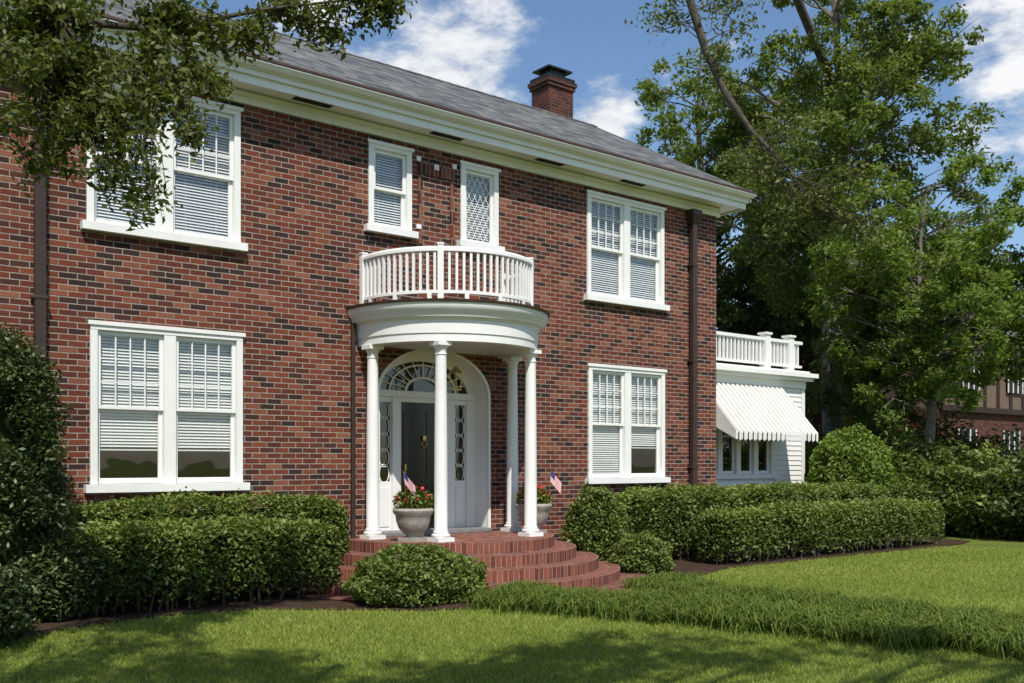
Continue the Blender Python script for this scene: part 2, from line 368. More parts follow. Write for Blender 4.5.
rf.add(vs,[(i,i+n,(i+1)%n+n,(i+1)%n) for i in range(n)]+[(0,1,4,5),(1,2,3,4),(6,11,10,7),(7,10,9,8)]); rf.obj('roof','shingle',house)
rk=MB()
for x in (xr0+.02,xr1-.07):
    rk.add([(x,ey+.02,ez-.03),(x,RY,RZ-.065),(x,RY,RZ-.27),(x,ey+.02,ez-.2),(x+.05,ey+.02,ez-.03),(x+.05,RY,RZ-.065),(x+.05,RY,RZ-.27),(x+.05,ey+.02,ez-.2)],[(0,1,2,3),(7,6,5,4),(0,4,5,1),(3,2,6,7),(0,3,7,4)])
rk.obj('rake_boards','white',house)
rc=MB()
for i in range(60):
    x=xr0+i*(xr1-xr0)/60; rc.add([(x,RY-.13,RZ-.06),(x,RY,RZ+.022),(x,RY+.13,RZ-.06),(x+.23,RY-.13,RZ-.055),(x+.23,RY,RZ+.03),(x+.23,RY+.13,RZ-.055)],[(0,3,4,1),(1,4,5,2),(3,5,4)])
rc.obj('ridge_cap','shingle',house)
ch=MB(); c0=(15.25,4.75); ch.box(c0[0]-.37,c0[0]+.37,c0[1]-.30,c0[1]+.30,8.2,10.25); ch.box(c0[0]-.41,c0[0]+.41,c0[1]-.34,c0[1]+.34,10.252,10.34); ch.box(c0[0]-.44,c0[0]+.44,c0[1]-.37,c0[1]+.37,10.342,10.43)
ch.obj('chimney','chimney',house)
cc_=MB(); cc_.box(c0[0]-.40,c0[0]+.40,c0[1]-.33,c0[1]+.33,10.432,10.52); cc_.box(c0[0]-.22,c0[0]+.22,c0[1]-.2,c0[1]+.2,10.52,10.68)
cc_.box(c0[0]-.36,c0[0]+.36,c0[1]-.29,c0[1]+.29,10.682,10.72); cc_.add([(c0[0]-.36,c0[1]-.29,10.722),(c0[0]+.36,c0[1]-.29,10.722),(c0[0]+.36,c0[1]+.29,10.722),(c0[0]-.36,c0[1]+.29,10.722),(c0[0],c0[1],10.83)],[(0,1,4),(1,2,4),(2,3,4),(3,0,4)])
cc_.obj('chimney_cap','iron',house)
def window(i,x0,x1,z0,z1,n,kind,bl,par,yo=0.0,sill=True):
    f=MB(); g=MB(); b=MB(); dk=MB()
    Y=lambda a:yo+a
    if sill: f.box(x0-.07,x1+.07,Y(-.105),Y(.05),z0,z0+.10); zb=z0+.102
    else: zb=z0
    cw=.085
    f.box(x0,x1,Y(-.035),Y(.12),z1-cw,z1); f.box(x0-.03,x1+.03,Y(-.055),Y(-.037),z1-.03,z1+.02)
    f.box(x0,x0+cw,Y(-.032),Y(.12),zb,z1-cw-.001); f.box(x1-cw,x1,Y(-.032),Y(.12),zb,z1-cw-.001)
    iw=(x1-x0-2*cw-(n-1)*.15)/n
    for k in range(n):
        a=x0+cw+k*(iw+.15); c=a+iw
        if k: f.box(a-.15,a,Y(-.03),Y(.12),zb,z1-cw-.001)
        a+=.001;c-=.001
        lo,hi=zb+.002,z1-cw-.003; mid=(lo+hi)/2; sw=.048
        if kind in('grid','plain'):
            ya,yb=Y(.012),Y(.045)
            f.box(a,a+sw,ya,yb,mid-.018,hi); f.box(c-sw,c,ya,yb,mid-.018,hi); f.box(a+sw,c-sw,ya+.001,yb,hi-sw,hi-.001); f.box(a+sw,c-sw,ya+.001,yb,mid-.018,mid+.022)
            if kind=='grid': nc,nr=4,3
            else: nc,nr=1,1
            for q in range(1,nc): xx=a+sw+(c-a-2*sw)*q/nc; f.box(xx-.008,xx+.008,ya+.004,yb-.004,mid+.022,hi-sw)
            for q in range(1,nr): zz=mid+.022+(hi-sw-mid-.022)*q/nr; f.box(a+sw,c-sw,ya+.006,yb-.006,zz-.008,zz+.008)
            g.quad((a+sw,Y(.03),mid),(c-sw,Y(.03),mid),(c-sw,Y(.03),hi-sw),(a+sw,Y(.03),hi-sw))
            ya,yb=Y(.05),Y(.083)
            f.box(a,a+sw,ya,yb,lo,mid+.015); f.box(c-sw,c,ya,yb,lo,mid+.015); f.box(a+sw,c-sw,ya+.001,yb,lo+.001,lo+.07); f.box(a+sw,c-sw,ya+.001,yb,mid-.022,mid+.015)
            g.quad((a+sw,Y(.066),lo+.07),(c-sw,Y(.066),lo+.07),(c-sw,Y(.066),mid-.02),(a+sw,Y(.066),mid-.02))
        else:
            ya,yb=Y(.012),Y(.045)
            f.box(a,a+sw,ya,yb,lo,hi); f.box(c-sw,c,ya,yb,lo,hi); f.box(a+sw,c-sw,ya+.001,yb,hi-sw,hi-.001); f.box(a+sw,c-sw,ya+.001,yb,lo+.001,lo+sw)
            g.quad((a+sw,Y(.034),lo+sw),(c-sw,Y(.034),lo+sw),(c-sw,Y(.034),hi-sw),(a+sw,Y(.034),hi-sw))
            W=c-a-2*sw; H=hi-lo-2*sw; st=.11; m=1.8
            ax=a+sw; az=lo+sw; t_=.005
            for kk in range(-20,20):
                for sgn in(1,-1):
                    pts=[]; off=kk*st*m
                    for xx in np.linspace(0,W,60):
                        zz=sgn*m*xx+off
                        if 0<=zz<=H: pts.append((xx,zz))
                    if len(pts)>1:
                        p,q=pts[0],pts[-1]; yy=Y(.020 if sgn>0 else .026)
                        f.add([(ax+p[0]-t_,yy,az+p[1]),(ax+p[0]+t_,yy,az+p[1]),(ax+q[0]+t_,yy,az+q[1]),(ax+q[0]-t_,yy,az+q[1])],[(0,1,2,3)])
        if bl[k] is not None:
            z=hi-.05; bot=lo+.03+(hi-lo)*bl[k]
            b.box(a+.02,c-.02,Y(.09),Y(.125),hi-.045,hi)
            while z>bot:
                dz=.0145+.003*random.random(); jit=random.uniform(-.002,.002)
                b.quad((a+.015,Y(.093),z-dz),(c-.015,Y(.093),z-dz+jit),(c-.015,Y(.118),z+dz+jit),(a+.015,Y(.118),z+dz)); z-=.0385
            b.box(a+.015,c-.015,Y(.093),Y(.118),bot-.03,bot-.012)
            for q in(.25,.75): xx=a+(c-a)*q; b.box(xx-.0015,xx+.0015,Y(.088),Y(.090),bot,hi-.04)
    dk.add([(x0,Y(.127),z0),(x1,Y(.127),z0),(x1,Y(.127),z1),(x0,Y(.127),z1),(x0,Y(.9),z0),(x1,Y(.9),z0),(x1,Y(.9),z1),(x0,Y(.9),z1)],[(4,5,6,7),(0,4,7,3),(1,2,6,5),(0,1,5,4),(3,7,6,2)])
    f.obj('window_%d_frame'%i,'white',par,bev=.0025); g.obj('window_%d_glass'%i,'glass',par)
    if b.v: b.obj('window_%d_blinds'%i,'blind',par)
    dk.obj('window_%d_interior'%i,'dark',par)
for i,wn in enumerate(wins): window(i+1,*wn,house)
# doorway
YD=.36
dw=MB(); N_=len(arch)
for i in range(N_-1):
    a,b=arch[i],arch[i+1]; dw.quad((a[0],-.001,a[1]),(a[0],YD,a[1]),(b[0],YD,b[1]),(b[0],-.001,b[1]))
dw.quad((AX0,0,FZ),(AX0,YD,FZ),(AX0,YD,ASP),(AX0,0,ASP)); dw.quad((AX1,0,FZ),(AX1,YD,FZ),(AX1,YD,ASP),(AX1,0,ASP))
def ellring(mb,ra,ha,rb,hb,y0,y1,z0=ASP):
    for i in range(ne):
        t0,t1=math.pi*i/ne,math.pi*(i+1)/ne
        P=lambda t,r,h,y:(CX-math.cos(t)*r,y,z0+math.sin(t)*h)
        mb.quad(P(t0,ra,ha,y0),P(t1,ra,ha,y0),P(t1,rb,hb,y0),P(t0,rb,hb,y0)); mb.quad(P(t0,ra,ha,y0),P(t0,ra,ha,y1),P(t1,ra,ha,y1),P(t1,ra,ha,y0)); mb.quad(P(t0,rb,hb,y0),P(t0,rb,hb,y1),P(t1,rb,hb,y1),P(t1,rb,hb,y0))
AR=ATOP-.01-ASP
ellring(dw,1.0,AR,1.05,AR+.05,-.02,0.02); dw.box(AX1,AX1+.05,-.02,-.002,FZ+.0,ASP); dw.box(AX0-.05,AX0,-.02,-.002,FZ,ASP)
ellring(dw,.86,AR-.12,1.02,AR+.02,YD-.05,YD)
ellring(dw,.30,.20,.34,.235,YD-.03,YD,2.80)
ellring(dw,.60,.40,.625,.425,YD-.03,YD,2.80)
for s in(-1,1):
    xa=CX+s*.43; xb=CX+s*.58; dw.box(min(xa,xb),max(xa,xb),YD-.06,YD+.02,FZ,2.70)
    xa=CX+s*.82; xb=CX+s*.998; dw.box(min(xa,xb),max(xa,xb),YD-.055,YD+.02,FZ,2.70)
    xa=CX+s*.581; xb=CX+s*.819; dw.box(min(xa,xb),max(xa,xb),YD-.02,YD+.02,FZ,1.42); dw.box(min(xa,xb)+.035,max(xa,xb)-.035,YD-.032,YD-.021,FZ+.12,1.33)
    dw.box(min(xa,xb),max(xa,xb),YD-.035,YD+.02,2.62,2.70)
dw.box(CX-.998,CX+.998,YD-.085,YD+.02,2.702,2.80)
dw.box(CX-.43,CX+.43,YD-.05,YD+.02,2.63,2.70)
for k in range(1,12):
    t=math.pi*k/12; p0=(CX-math.cos(t)*.32,2.80+math.sin(t)*.21); p1=(CX-math.cos(t)*.90,2.80+math.sin(t)*.56)
    dw.tube([(p0[0],YD-.015,p0[1]),(p1[0],YD-.015,p1[1])],.010,6)
dw.obj('door_surround','white',house,bev=.002)
ll=MB()
for s in(-1,1):
    cx=CX+s*.70
    for k in range(5):
        zc=1.42+.12+k*.24
        pts=[(cx+math.cos(q)*.085,YD-.006,zc+math.sin(q)*.14) for q in np.linspace(0,2*math.pi,20)]; ll.tube(pts,.0085,5)
    for xx in(cx-.108,cx+.108): ll.box(xx-.008,xx+.008,YD-.012,YD,1.42,2.62)
ll.obj('sidelight_tracery','white',house)
gl=MB(); gl.quad((CX-.86,YD+.012,1.42),(CX+.86,YD+.012,1.42),(CX+.86,YD+.012,3.35),(CX-.86,YD+.012,3.35)); gl.obj('door_glass','glass',house)
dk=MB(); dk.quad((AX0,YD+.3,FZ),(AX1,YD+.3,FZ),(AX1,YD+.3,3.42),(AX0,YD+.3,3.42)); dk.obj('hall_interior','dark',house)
dr=MB(); dr.box(CX-.428,CX+.428,YD-.02,YD+.008,FZ+.04,2.63)
for za,zb in((.8,1.35),(1.5,2.5)):
    for s in(-1,1):
        xa,xb=sorted((CX+s*.06,CX+s*.36)); dr.box(xa,xb,YD-.032,YD-.021,za,zb)
dr.obj('front_door','black',house,bev=.006)
kn=MB()
kn.box(CX-.03,CX+.03,YD-.06,YD-.034,2.04,2.12); kn.tube([(CX+math.cos(q)*.045,YD-.06,2.0+math.sin(q)*.055) for q in np.linspace(0,6.28,14)],.008,6)
kn.tube([(CX-.37,YD-.035,1.55),(CX-.37,YD-.08,1.55),(CX-.37,YD-.09,1.6),(CX-.37,YD-.09,1.68)],.02,8); kn.obj('door_hardware','brass',house)
ts=MB(); ts.box(CX-.99,CX+.99,-.12,YD,FZ+.002,FZ+.06); ts.obj('threshold','threshold',house,bev=.006)
# portico
def path(seg=48,y0=0.0):
    p=[(CX,y0,-1,0)]
    for i in range(seg+1):
        a=math.pi+math.pi*i/seg; p.append((CX,CY,math.cos(a),math.sin(a)))
    p.append((CX,y0,1,0)); return p
PT=path(64,-.001)
en=MB()
en.sweep([(1.19,3.37),(1.37,3.37),(1.37,3.48),(1.385,3.48),(1.385,3.66),(1.42,3.70),(1.19,3.70)],PT)
en.sweep([(1.19,3.701),(1.45,3.701),(1.47,3.76),(1.51,3.79),(1.53,3.85),(1.53,3.885),(1.19,3.885)],PT)
en.obj('entablature','white',house,autos=35)
def onpath(R,s):
    Ls=-CY; La=math.pi*R
    if s<Ls: return (CX-R,-s),math.pi
    if s<Ls+La: a=math.pi+(s-Ls)/R; return (CX+R*math.cos(a),CY+R*math.sin(a)),a
    return (CX+R,CY+(s-Ls-La)),0.0
ce=MB(); pts=[(b[0]+b[2]*1.2,b[1]+b[3]*1.2,3.40) for b in PT]; ce.add(pts,[tuple(range(len(pts)))]); ce.obj('portico_ceiling','ceil',house)
cp=MB(); cp.sweep([(.02,3.887),(1.555,3.887),(1.565,3.92),(.02,3.935)],PT); cp.obj('balcony_deck','copper',house)
cl=MB()
def column(x,y,h=3.37):
    cl.rbox((x,y),.135,.135,FZ+.001,FZ+.055,0)
    cl.lathe((x,y,FZ),[(.12,.055),(.132,.07),(.132,.092),(.115,.107),(.102,.112),(.108,.13),(.1,.145),(.092,.16),(.092,.9),(.087,1.7),(.076,h-FZ-.2),(.076,h-FZ-.19),(.086,h-FZ-.18),(.086,h-FZ-.165),(.078,h-FZ-.16),(.078,h-FZ-.11),(.094,h-FZ-.085),(.108,h-FZ-.06)],26)
    cl.rbox((x,y),.115,.115,h-.058,h-.002,0)
cols=[(CX-1.28,CY),(CX-.80,CY-1.0),(CX+.83,CY-.98),(CX+1.28,CY)]
for c in cols: column(*c)
cl.obj('columns','white',house,autos=40)
rl=MB(); RR=1.29
rl.sweep([(RR-.035,4.61),(RR-.035,4.65),(RR-.02,4.68),(RR+.02,4.68),(RR+.035,4.65),(RR+.035,4.61)],PT)
rl.sweep([(RR-.025,4.03),(RR-.025,4.075),(RR+.025,4.075),(RR+.025,4.03)],PT)
LL=2*.28+math.pi*RR; nb=46
for k in range(nb):
    (x,y),a=onpath(RR,(k+.5)*LL/nb); rl.rbox((x,y),.018,.018,4.075,4.61,a)
for s in(.04,.28+RR*math.acos(.80/1.28),LL-.28-RR*math.acos(.80/1.28),LL-.04,):
    (x,y),a=onpath(RR,s); rl.rbox((x,y),.042,.042,3.94,4.70,a); rl.rbox((x,y),.05,.05,4.701,4.725,a)
for k in range(9):
    (x,y),a=onpath(RR,(k+.5)*LL/9); rl.rbox((x,y),.03,.03,3.93,4.03,a)
rl.obj('balcony_railing','white',house,bev=.003)
la=MB(); lx,ly=CX+.05,-.45; la.tube([(lx,ly,3.40),(lx,ly,3.12)],.008,6); la.lathe((lx,ly,2.78),[(.05,0),(.09,.01),(.09,.02)],6); la.lathe((lx,ly,2.78),[(.11,.27),(.04,.33),(.02,.36)],6)
for k in range(6):
    a=k*math.pi/3; la.tube([(lx+.085*math.cos(a),ly+.085*math.sin(a),2.79),(lx+.105*math.cos(a),ly+.105*math.sin(a),3.06)],.006,5)
la.obj('porch_lantern','brass',house)
stp=MB(); Rs=[1.62,1.95,2.28,2.60]; hz=FZ/4
stp.sweep([(Rs[0],FZ-hz),(Rs[0],FZ),(.02,FZ)],path(72,0),False)
for i in range(1,4): stp.sweep([(Rs[i],max(-.02,FZ-hz*(i+1))),(Rs[i],FZ-hz*i),(Rs[i-1]-.001,FZ-hz*i)],path(72,0),False)
stp.obj('brick_steps','step',house)
dp=MB()
for x in(3.06,14.53):
    dp.box(x-.06,x+.06,-.14,-.04,.05,6.20); dp.add([(x-.07,-.15,6.20),(x+.07,-.15,6.20),(x+.07,-.01,6.20),(x-.07,-.01,6.20),(x-.13,-.2,6.36),(x+.13,-.2,6.36),(x+.13,-.01,6.36),(x-.13,-.01,6.36)],[(0,3,2,1),(0,1,5,4),(1,2,6,5),(2,3,7,6),(3,0,4,7)])
    dp.box(x-.13,x+.13,-.2,-.01,6.361,6.46)
    for z in(1.6,3.6,5.4): dp.box(x-.085,x+.085,-.147,-.003,z,z+.04)
dp.box(7.21,7.27,-.07,-.01,.1,3.70)
dp.obj('downpipes','brown',house,bev=.008)
# ---- side wing
WY=1.5; wx1=20.3
wg=MB()
sw0,sw1,sz0,sz1=16.6,19.12,1.35,3.2
def sid(x0,x1,za,zb):
    z=za
    while z<zb:
        h=min(.115,zb-z); wg.add([(x0,WY-.022,z),(x1,WY-.022,z),(x1,WY-.004,z+h),(x0,WY-.004,z+h),(x0,WY,z),(x1,WY,z)],[(0,1,2,3),(0,4,5,1)]); z+=.115
sid(15.3,sw0,.5,3.45); sid(sw1,wx1,.5,3.45); sid(sw0,sw1,.5,1.35); sid(sw0,sw1,3.2,3.45)
wg.quad((wx1,WY,0),(wx1,7.5,0),(wx1,7.5,3.45),(wx1,WY,3.45))
wg.box(wx1-.1,wx1+.02,WY-.04,WY-.023,.5,3.45)
wg.box(15.31,wx1+.03,WY-.06,WY+.02,3.452,3.62); wg.box(15.31,wx1+.16,WY-.18,7.5,3.622,3.70); wg.box(15.31,wx1+.24,WY-.27,7.5,3.702,3.80); wg.box(15.31,wx1+.10,WY-.12,7.4,3.802,3.86)
wg.box(15.32,wx1,WY+.01,WY+.14,4.50,4.57); wg.box(15.32,wx1,WY+.03,WY+.12,3.95,4.0)
x=15.5
while x<wx1: wg.box(x-.022,x+.022,WY+.05,WY+.10,4.0,4.50); x+=.13
for x in(16.9,18.95,19.85): wg.box(x-.09,x+.09,WY-.01,WY+.17,3.86,4.64); wg.box(x-.12,x+.12,WY-.04,WY+.20,4.642,4.69)
wg.obj('wing_walls_and_trim','white',house)
wf=MB(); wf.box(15.3,wx1-.02,WY-.005,WY+.3,-.05,.5); wf.obj('wing_foundation','brick',house)
window(9,sw0,sw1,sz0,sz1,4,'grid',[None,None,None,None],house,WY)
aw=MB(); ax0,ax1=16.5,19.36; zt,zb_=3.42,2.33; yt,yb_=WY-.04,WY-1.02; n=36
for k in range(n):
    a=ax0+(ax1-ax0)*k/n; b=ax0+(ax1-ax0)*(k+1)/n; o=.03 if k%2 else 0; o2=.03
    aw.quad((a,yb_-o,zb_+o),(b,yb_-o,zb_+o),(b,yt-o,zt+o),(a,yt-o,zt+o))
    aw.quad((a,yb_,zb_),(a,yb_-o2,zb_+o2),(a,yt-o2,zt+o2),(a,yt,zt))
    aw.add([(a,yb_-o,zb_+o),(b,yb_-o,zb_+o),(b,yb_-o,zb_-.13),((a+b)/2,yb_-o,zb_-.17 if k%2 else zb_-.14),(a,yb_-o,zb_-.13)],[(0,4,3,2,1)])
for x in(ax0,ax1):
    aw.add([(x,yb_,zb_),(x,yt,zt),(x,yt,zb_+.35),(x,yb_,zb_-.13)],[(0,1,2,3)])
aw.obj('window_awning','awning',house)
# ================================================================ pots, flags
def pot(x,y,flagoff,lean):
    e=empty('flower_pot',(x,y,FZ)); p=MB()
    p.rbox((x,y),.15,.15,FZ+.002,FZ+.06,.3)
    p.lathe((x,y,FZ+.06),[(.11,0),(.10,.03),(.13,.05),(.20,.12),(.235,.22),(.245,.30),(.275,.33),(.285,.37),(.27,.40),(.23,.40),(.21,.36)],32)
    p.obj('urn','stone',e,autos=40)
    P=shell((x,y,FZ+.55),(.29,.29,.2),1100,.5); P[:,2]=np.maximum(P[:,2],FZ+.42); leaves('plant_leaves',P,.032,'hedge',e,asp=.6)
    P=shell((x,y,FZ+.60),(.25,.25,.17),90,.15); P=P[P[:,2]>FZ+.55]; leaves('blossoms',P,.026,'petal',e,asp=.9)
    f=empty('small_flag',(x+flagoff[0],y+flagoff[1],FZ+.4)); fx,fy=x+flagoff[0],y+flagoff[1]
    sdir=np.array([lean[0],lean[1],1.]); sdir/=np.linalg.norm(sdir); top=np.array([fx,fy,FZ+.42])+sdir*.56
    q=MB(); q.tube([(fx,fy,FZ+.38),tuple(top)],.005,6); q.obj('stick','brass',f)
    q={'red':MB(),'flagwhite':MB(),'blue':MB()}
    W=np.array([CT*.5,-.33,-.65]); W/=np.linalg.norm(W); dn_=-sdir
    def fp(u,v): return tuple(top+W*u*.26+dn_*v*.18+np.array([.2,.6,0])*.03*math.sin(u*6)*u)
    for i in range(13):
        for j in range(10):
            m='red' if i%2==0 else 'flagwhite'
            if i<7 and j<4: m='blue'
            q[m].quad(fp(j/10,i/13),fp((j+1)/10,i/13),fp((j+1)/10,(i+1)/13),fp(j/10,(i+1)/13))
    for m in q: q[m].obj('flag_'+m,m,f)
pot(7.62,-1.02,(-.12,-.06),(-.14,.02)); pot(9.93,-.86,(.18,-.12),(.08,-.05))
# ================================================================ ground
g=MB(); g.add([(-400,-400,0),(400,-400,0),(400,400,0),(-400,400,0)],[(0,1,2,3)]); g.obj('lawn','ground')
bedL=[(-2,-3.2),(1,-2.7),(2.2,-2.2),(3.0,-1.75),(3.9,-1.55),(5.0,-1.75),(5.85,-2.5),(6.5,-3.1),(7.4,-3.35),(8.2,-3.2),(8.7,-2.5),(8.7,0),(-2,0)]
bedR=[(8.7,0),(8.7,-2.5),(10.6,-3.0),(11.6,-2.7),(13,-2.25),(16,-2.25),(20.4,-2.3),(21.4,-2.0),(22,-.2),(24,.5),(34,-1),(34,12),(15.3,12),(15.3,0)]
for nm,pl in(('mulch_bed',bedL),('mulch_bed.001',bedR)):
    b=MB(); b.add([(x,y,.012) for x,y in pl],[tuple(range(len(pl)))]); b.obj(nm,'mulch')
pathL=[(7.35,-3.1),(7.75,-4.0),(8.15,-5.0),(8.5,-6.2),(8.9,-7.6),(9.4,-9.2),(10.2,-12),(11.5,-16)]
pathR=[(10.15,-3.2),(9.75,-4.2),(9.75,-5.2),(9.95,-6.5),(10.3,-8.0),(10.8,-9.8),(11.5,-12),(12.8,-16)]
b=MB(); n=len(pathL)
for i in range(n-1): b.quad((*pathL[i],.02),(*pathL[i+1],.02),(*pathR[i+1],.02),(*pathR[i],.02))
b.obj('brick_path','paver')
b=MB(); pts=[(q[0]+q[2]*3.0,q[1]+q[3]*3.0,.024) for q in path(48,0)]; b.add(pts,[tuple(range(len(pts)))]); b.obj('brick_landing','paver')
def blades(n,rmin,rmax,amin,amax,h,w,excl):
    r=rng.uniform(rmin,rmax,n); a=rng.uniform(amin,amax,n)+TH
    P=np.stack([r*np.sin(a),-D+r*np.cos(a),np.zeros(n)],1)
    keep=np.ones(n,bool)
    for pl in excl: keep&=~inpoly(P+rng.normal(size=P.shape)*.03,pl)
    P=P[keep]; n=len(P); r=r[keep]
    sc=(1+.05*(r-7))
    ang=rng.uniform(0,6.28,n); wd=np.stack([np.cos(ang),np.sin(ang),np.zeros(n)],1)*(w*sc*rng.uniform(.6,1.3,n))[:,None]
    tip=rng.normal(size=(n,3))*.6; tip[:,2]=1; tip*= (h*rng.uniform(.5,1.3,n))[:,None]
    V=np.stack([P-wd,P+wd,P+tip],1)
    pat=.5+.25*np.sin(P[:,0]*2.1+np.sin(P[:,1]*1.7)*2)*np.sin(P[:,1]*2.7+1)+.3*np.sin(P[:,0]*.9+P[:,1]*1.3)
    return V,np.clip(rng.beta(2,2,n)*.7+pat*.3,0,1)
pathpoly=pathL+pathR[::-1]
V1,r1=blades(430000,3.5,22,-.66,.66,.034,.0048,[bedL,bedR,pathpoly])
npmesh('lawn_grass_blades',V1,3,r1,'blade')
def row(name,poly,width,n,h,side=0.0):
    pts=np.array(poly,float); seg=np.linalg.norm(np.diff(pts,axis=0),axis=1); cum=np.concatenate([[0],np.cumsum(seg)])
    s=rng.uniform(0,cum[-1],n); i=np.clip(np.searchsorted(cum,s)-1,0,len(seg)-1); t=(s-cum[i])/seg[i]
    P=pts[i]+(pts[i+1]-pts[i])*t[:,None]; d=(pts[i+1]-pts[i])/seg[i][:,None]; nr=np.stack([-d[:,1],d[:,0]],1)
    tuft=np.floor(s/.17); ph=np.sin(tuft*12.9898)*43758.5; ph=ph-np.floor(ph)
    off=rng.normal(size=n)*width*.30+(ph-.5)*width*.35+side; P=P+nr*off[:,None]
    B=np.concatenate([P,np.zeros((n,1))],1)
    ang=rng.uniform(0,6.28,n); o=np.stack([np.cos(ang),np.sin(ang),np.zeros(n)],1); L=h*rng.uniform(.6,1.2,n)*(.8+.4*ph)
    sd_=np.stack([-np.sin(ang),np.cos(ang),np.zeros(n)],1)*.0055
    up=np.array([0,0,1.])
    a=B; m=B+up*(L*.8)[:,None]+o*(L*.4)[:,None]; e=B+up*(L*.6)[:,None]+o*(L*1.05)[:,None]
    V=np.concatenate([np.stack([a-sd_,a+sd_,m+sd_,m-sd_],1),np.stack([m-sd_,m+sd_,e+sd_*.3,e-sd_*.3],1)],0)
    r=np.tile(rng.beta(2,2,n),2); npmesh(name,V,4,r,'liri')
row('border_grass',pathL,.75,52000,.24,.12); row('border_grass.001',pathR,.62,40000,.21)
# ---- hedges
def fbm(P,s=1.0):
    return (np.sin(P[:,0]*3.1*s+P[:,2]*2.3)*np.cos(P[:,1]*2.7*s+P[:,0])+.5*np.sin(P[:,0]*7.3*s+1.3)*np.sin(P[:,2]*6.1*s+P[:,1]*5))/1.5
def hedge(name,x0,x1,y0,y1,h,dens=1500,mat='hedge',size=.032,round_=.16,z0=.08,stray_=.05):
    e=empty(name,((x0+x1)/2,(y0+y1)/2,0)); L=x1-x0; W=y1-y0
    A=[('f',L*h),('b',L*h*.4),('t',L*W),('l',W*h),('r',W*h)]
    Ps=[]
    for k,ar in A:
        n=int(ar*dens); u=rng.random(n); v=rng.random(n); dd=np.abs(rng.normal(size=n))*.08
        if k=='f': v=v**.85; P=np.stack([x0+u*L,y0+dd,z0+v*(h-z0)],1)
        elif k=='b': P=np.stack([x0+u*L,y1-dd,z0+v*(h-z0)],1)
        elif k=='t': P=np.stack([x0+u*L,y0+v*W,h-dd],1)
        elif k=='l': P=np.stack([x0+dd,y0+u*W,z0+v*(h-z0)],1)
        else: P=np.stack([x1-dd,y0+u*W,z0+v*(h-z0)],1)
        Ps.append(P)
    P=np.concatenate(Ps)
    c=np.array([(x0+x1)/2,(y0+y1)/2,h/2]); q=P-c; half=np.array([L/2,W/2,h/2]); rel=q/half
    ex=np.maximum(np.abs(rel[:,1]),np.abs(rel[:,0])*1.0); tz=np.clip(rel[:,2],0,1)
    k=np.clip(ex**5*tz**5,0,1); P[:,2]-=k*round_; P[:,1]-=np.sign(q[:,1])*k*round_*.7; P[:,0]-=np.sign(q[:,0])*(np.abs(rel[:,0])**8)*tz**5*round_*1.3
    en_=np.clip((np.abs(q[:,0])-(L/2-.3))/.3,0,1)**2; P[:,1]-=np.sign(q[:,1])*en_*np.abs(rel[:,1])*.16
    nz=fbm(P)+.5*fbm(P,2.3); P[:,1]-=nz*.075*(np.sign(-q[:,1])); P[:,2]+=nz*.05*tz+rng.normal(size=len(P))*.016
    keep=rng.random(len(P))<np.clip((P[:,2]-.02)/.35,.25,1)*(1-.4*np.clip(-fbm(P,2.1),0,1)); P=P[keep]
    stray=rng.random(len(P))<stray_; P[stray,2]+=rng.random(stray.sum())*.10*tz[keep][stray]
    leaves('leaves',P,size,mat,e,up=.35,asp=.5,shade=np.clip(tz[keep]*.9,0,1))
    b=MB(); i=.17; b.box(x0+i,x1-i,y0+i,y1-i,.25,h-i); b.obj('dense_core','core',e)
    s=MB(); x=x0+.15
    while x<x1-.1:
        y=random.uniform(y0+.12,y0+W*.6); s.tube([(x,y,0),(x+random.uniform(-.06,.06),y+random.uniform(-.08,.04),.2),(x+random.uniform(-.15,.15),y-random.uniform(0,.1),.45)],[.016,.012,.006],5); x+=random.uniform(.07,.16)
    s.obj('stems','bark',e)
    return e
hedge('hedge',2.55,6.40,-1.38,-.70,1.02,2100,size=.033)
hedge('hedge.001',3.1,6.95,-.62,-.12,1.28,2100,size=.030)
hedge('hedge.002',11.35,20.0,-1.05,-.35,1.28,1300,size=.036)
hedge('hedge.003',13.0,20.2,-2.15,-1.35,.96,1300,size=.036)
def shrub(name,c,r,n,mat='hedge',size=.03,lump=.07,thick=.12,core=.76):
    e=empty(name,(c[0],c[1],0)); P=shell(c,r,n,thick,lump); P=P[P[:,2]>.03]
    leaves('leaves',P,size,mat,e,up=.35,asp=.5)
    b=MB(); prof=[]
    for k in range(9):
        a=-math.pi/2+math.pi*k/8; prof.append((max(.01,math.cos(a))*core,math.sin(a)*core))
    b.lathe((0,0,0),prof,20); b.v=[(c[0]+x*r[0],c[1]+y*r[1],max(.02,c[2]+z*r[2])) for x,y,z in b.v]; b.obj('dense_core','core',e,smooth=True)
    return e
shrub('round_shrub',(6.86,-2.25,.22),(.88,.72,.47),13000,size=.032,lump=.10)
shrub('round_shrub.001',(11.35,-1.75,.2),(.52,.45,.42),5000,'hedge',.028,.1)
shrub('round_shrub.002',(11.2,-.9,.55),(.55,.45,.78),7000,'hedge',.034,.1)
shrub('clipped_bush',(20.6,.45,1.35),(1.02,.9,1.15),15000,'limeleaf',.05,.1,.16,.68)
shrub('clipped_bush.001',(22.3,-.1,.6),(.9,.7,.8),8000,'hedge',.045,.1)
shrub('low_shrub',(1.75,-2.3,.35),(.75,.6,.5),9000,'holly',.03,.1)
shrub('low_shrub.001',(3.0,-1.0,.5),(.6,.5,.6),6000,'holly',.03,.1)
e=empty('holly_shrub',(2.45,-.9,0)); Ps=[]
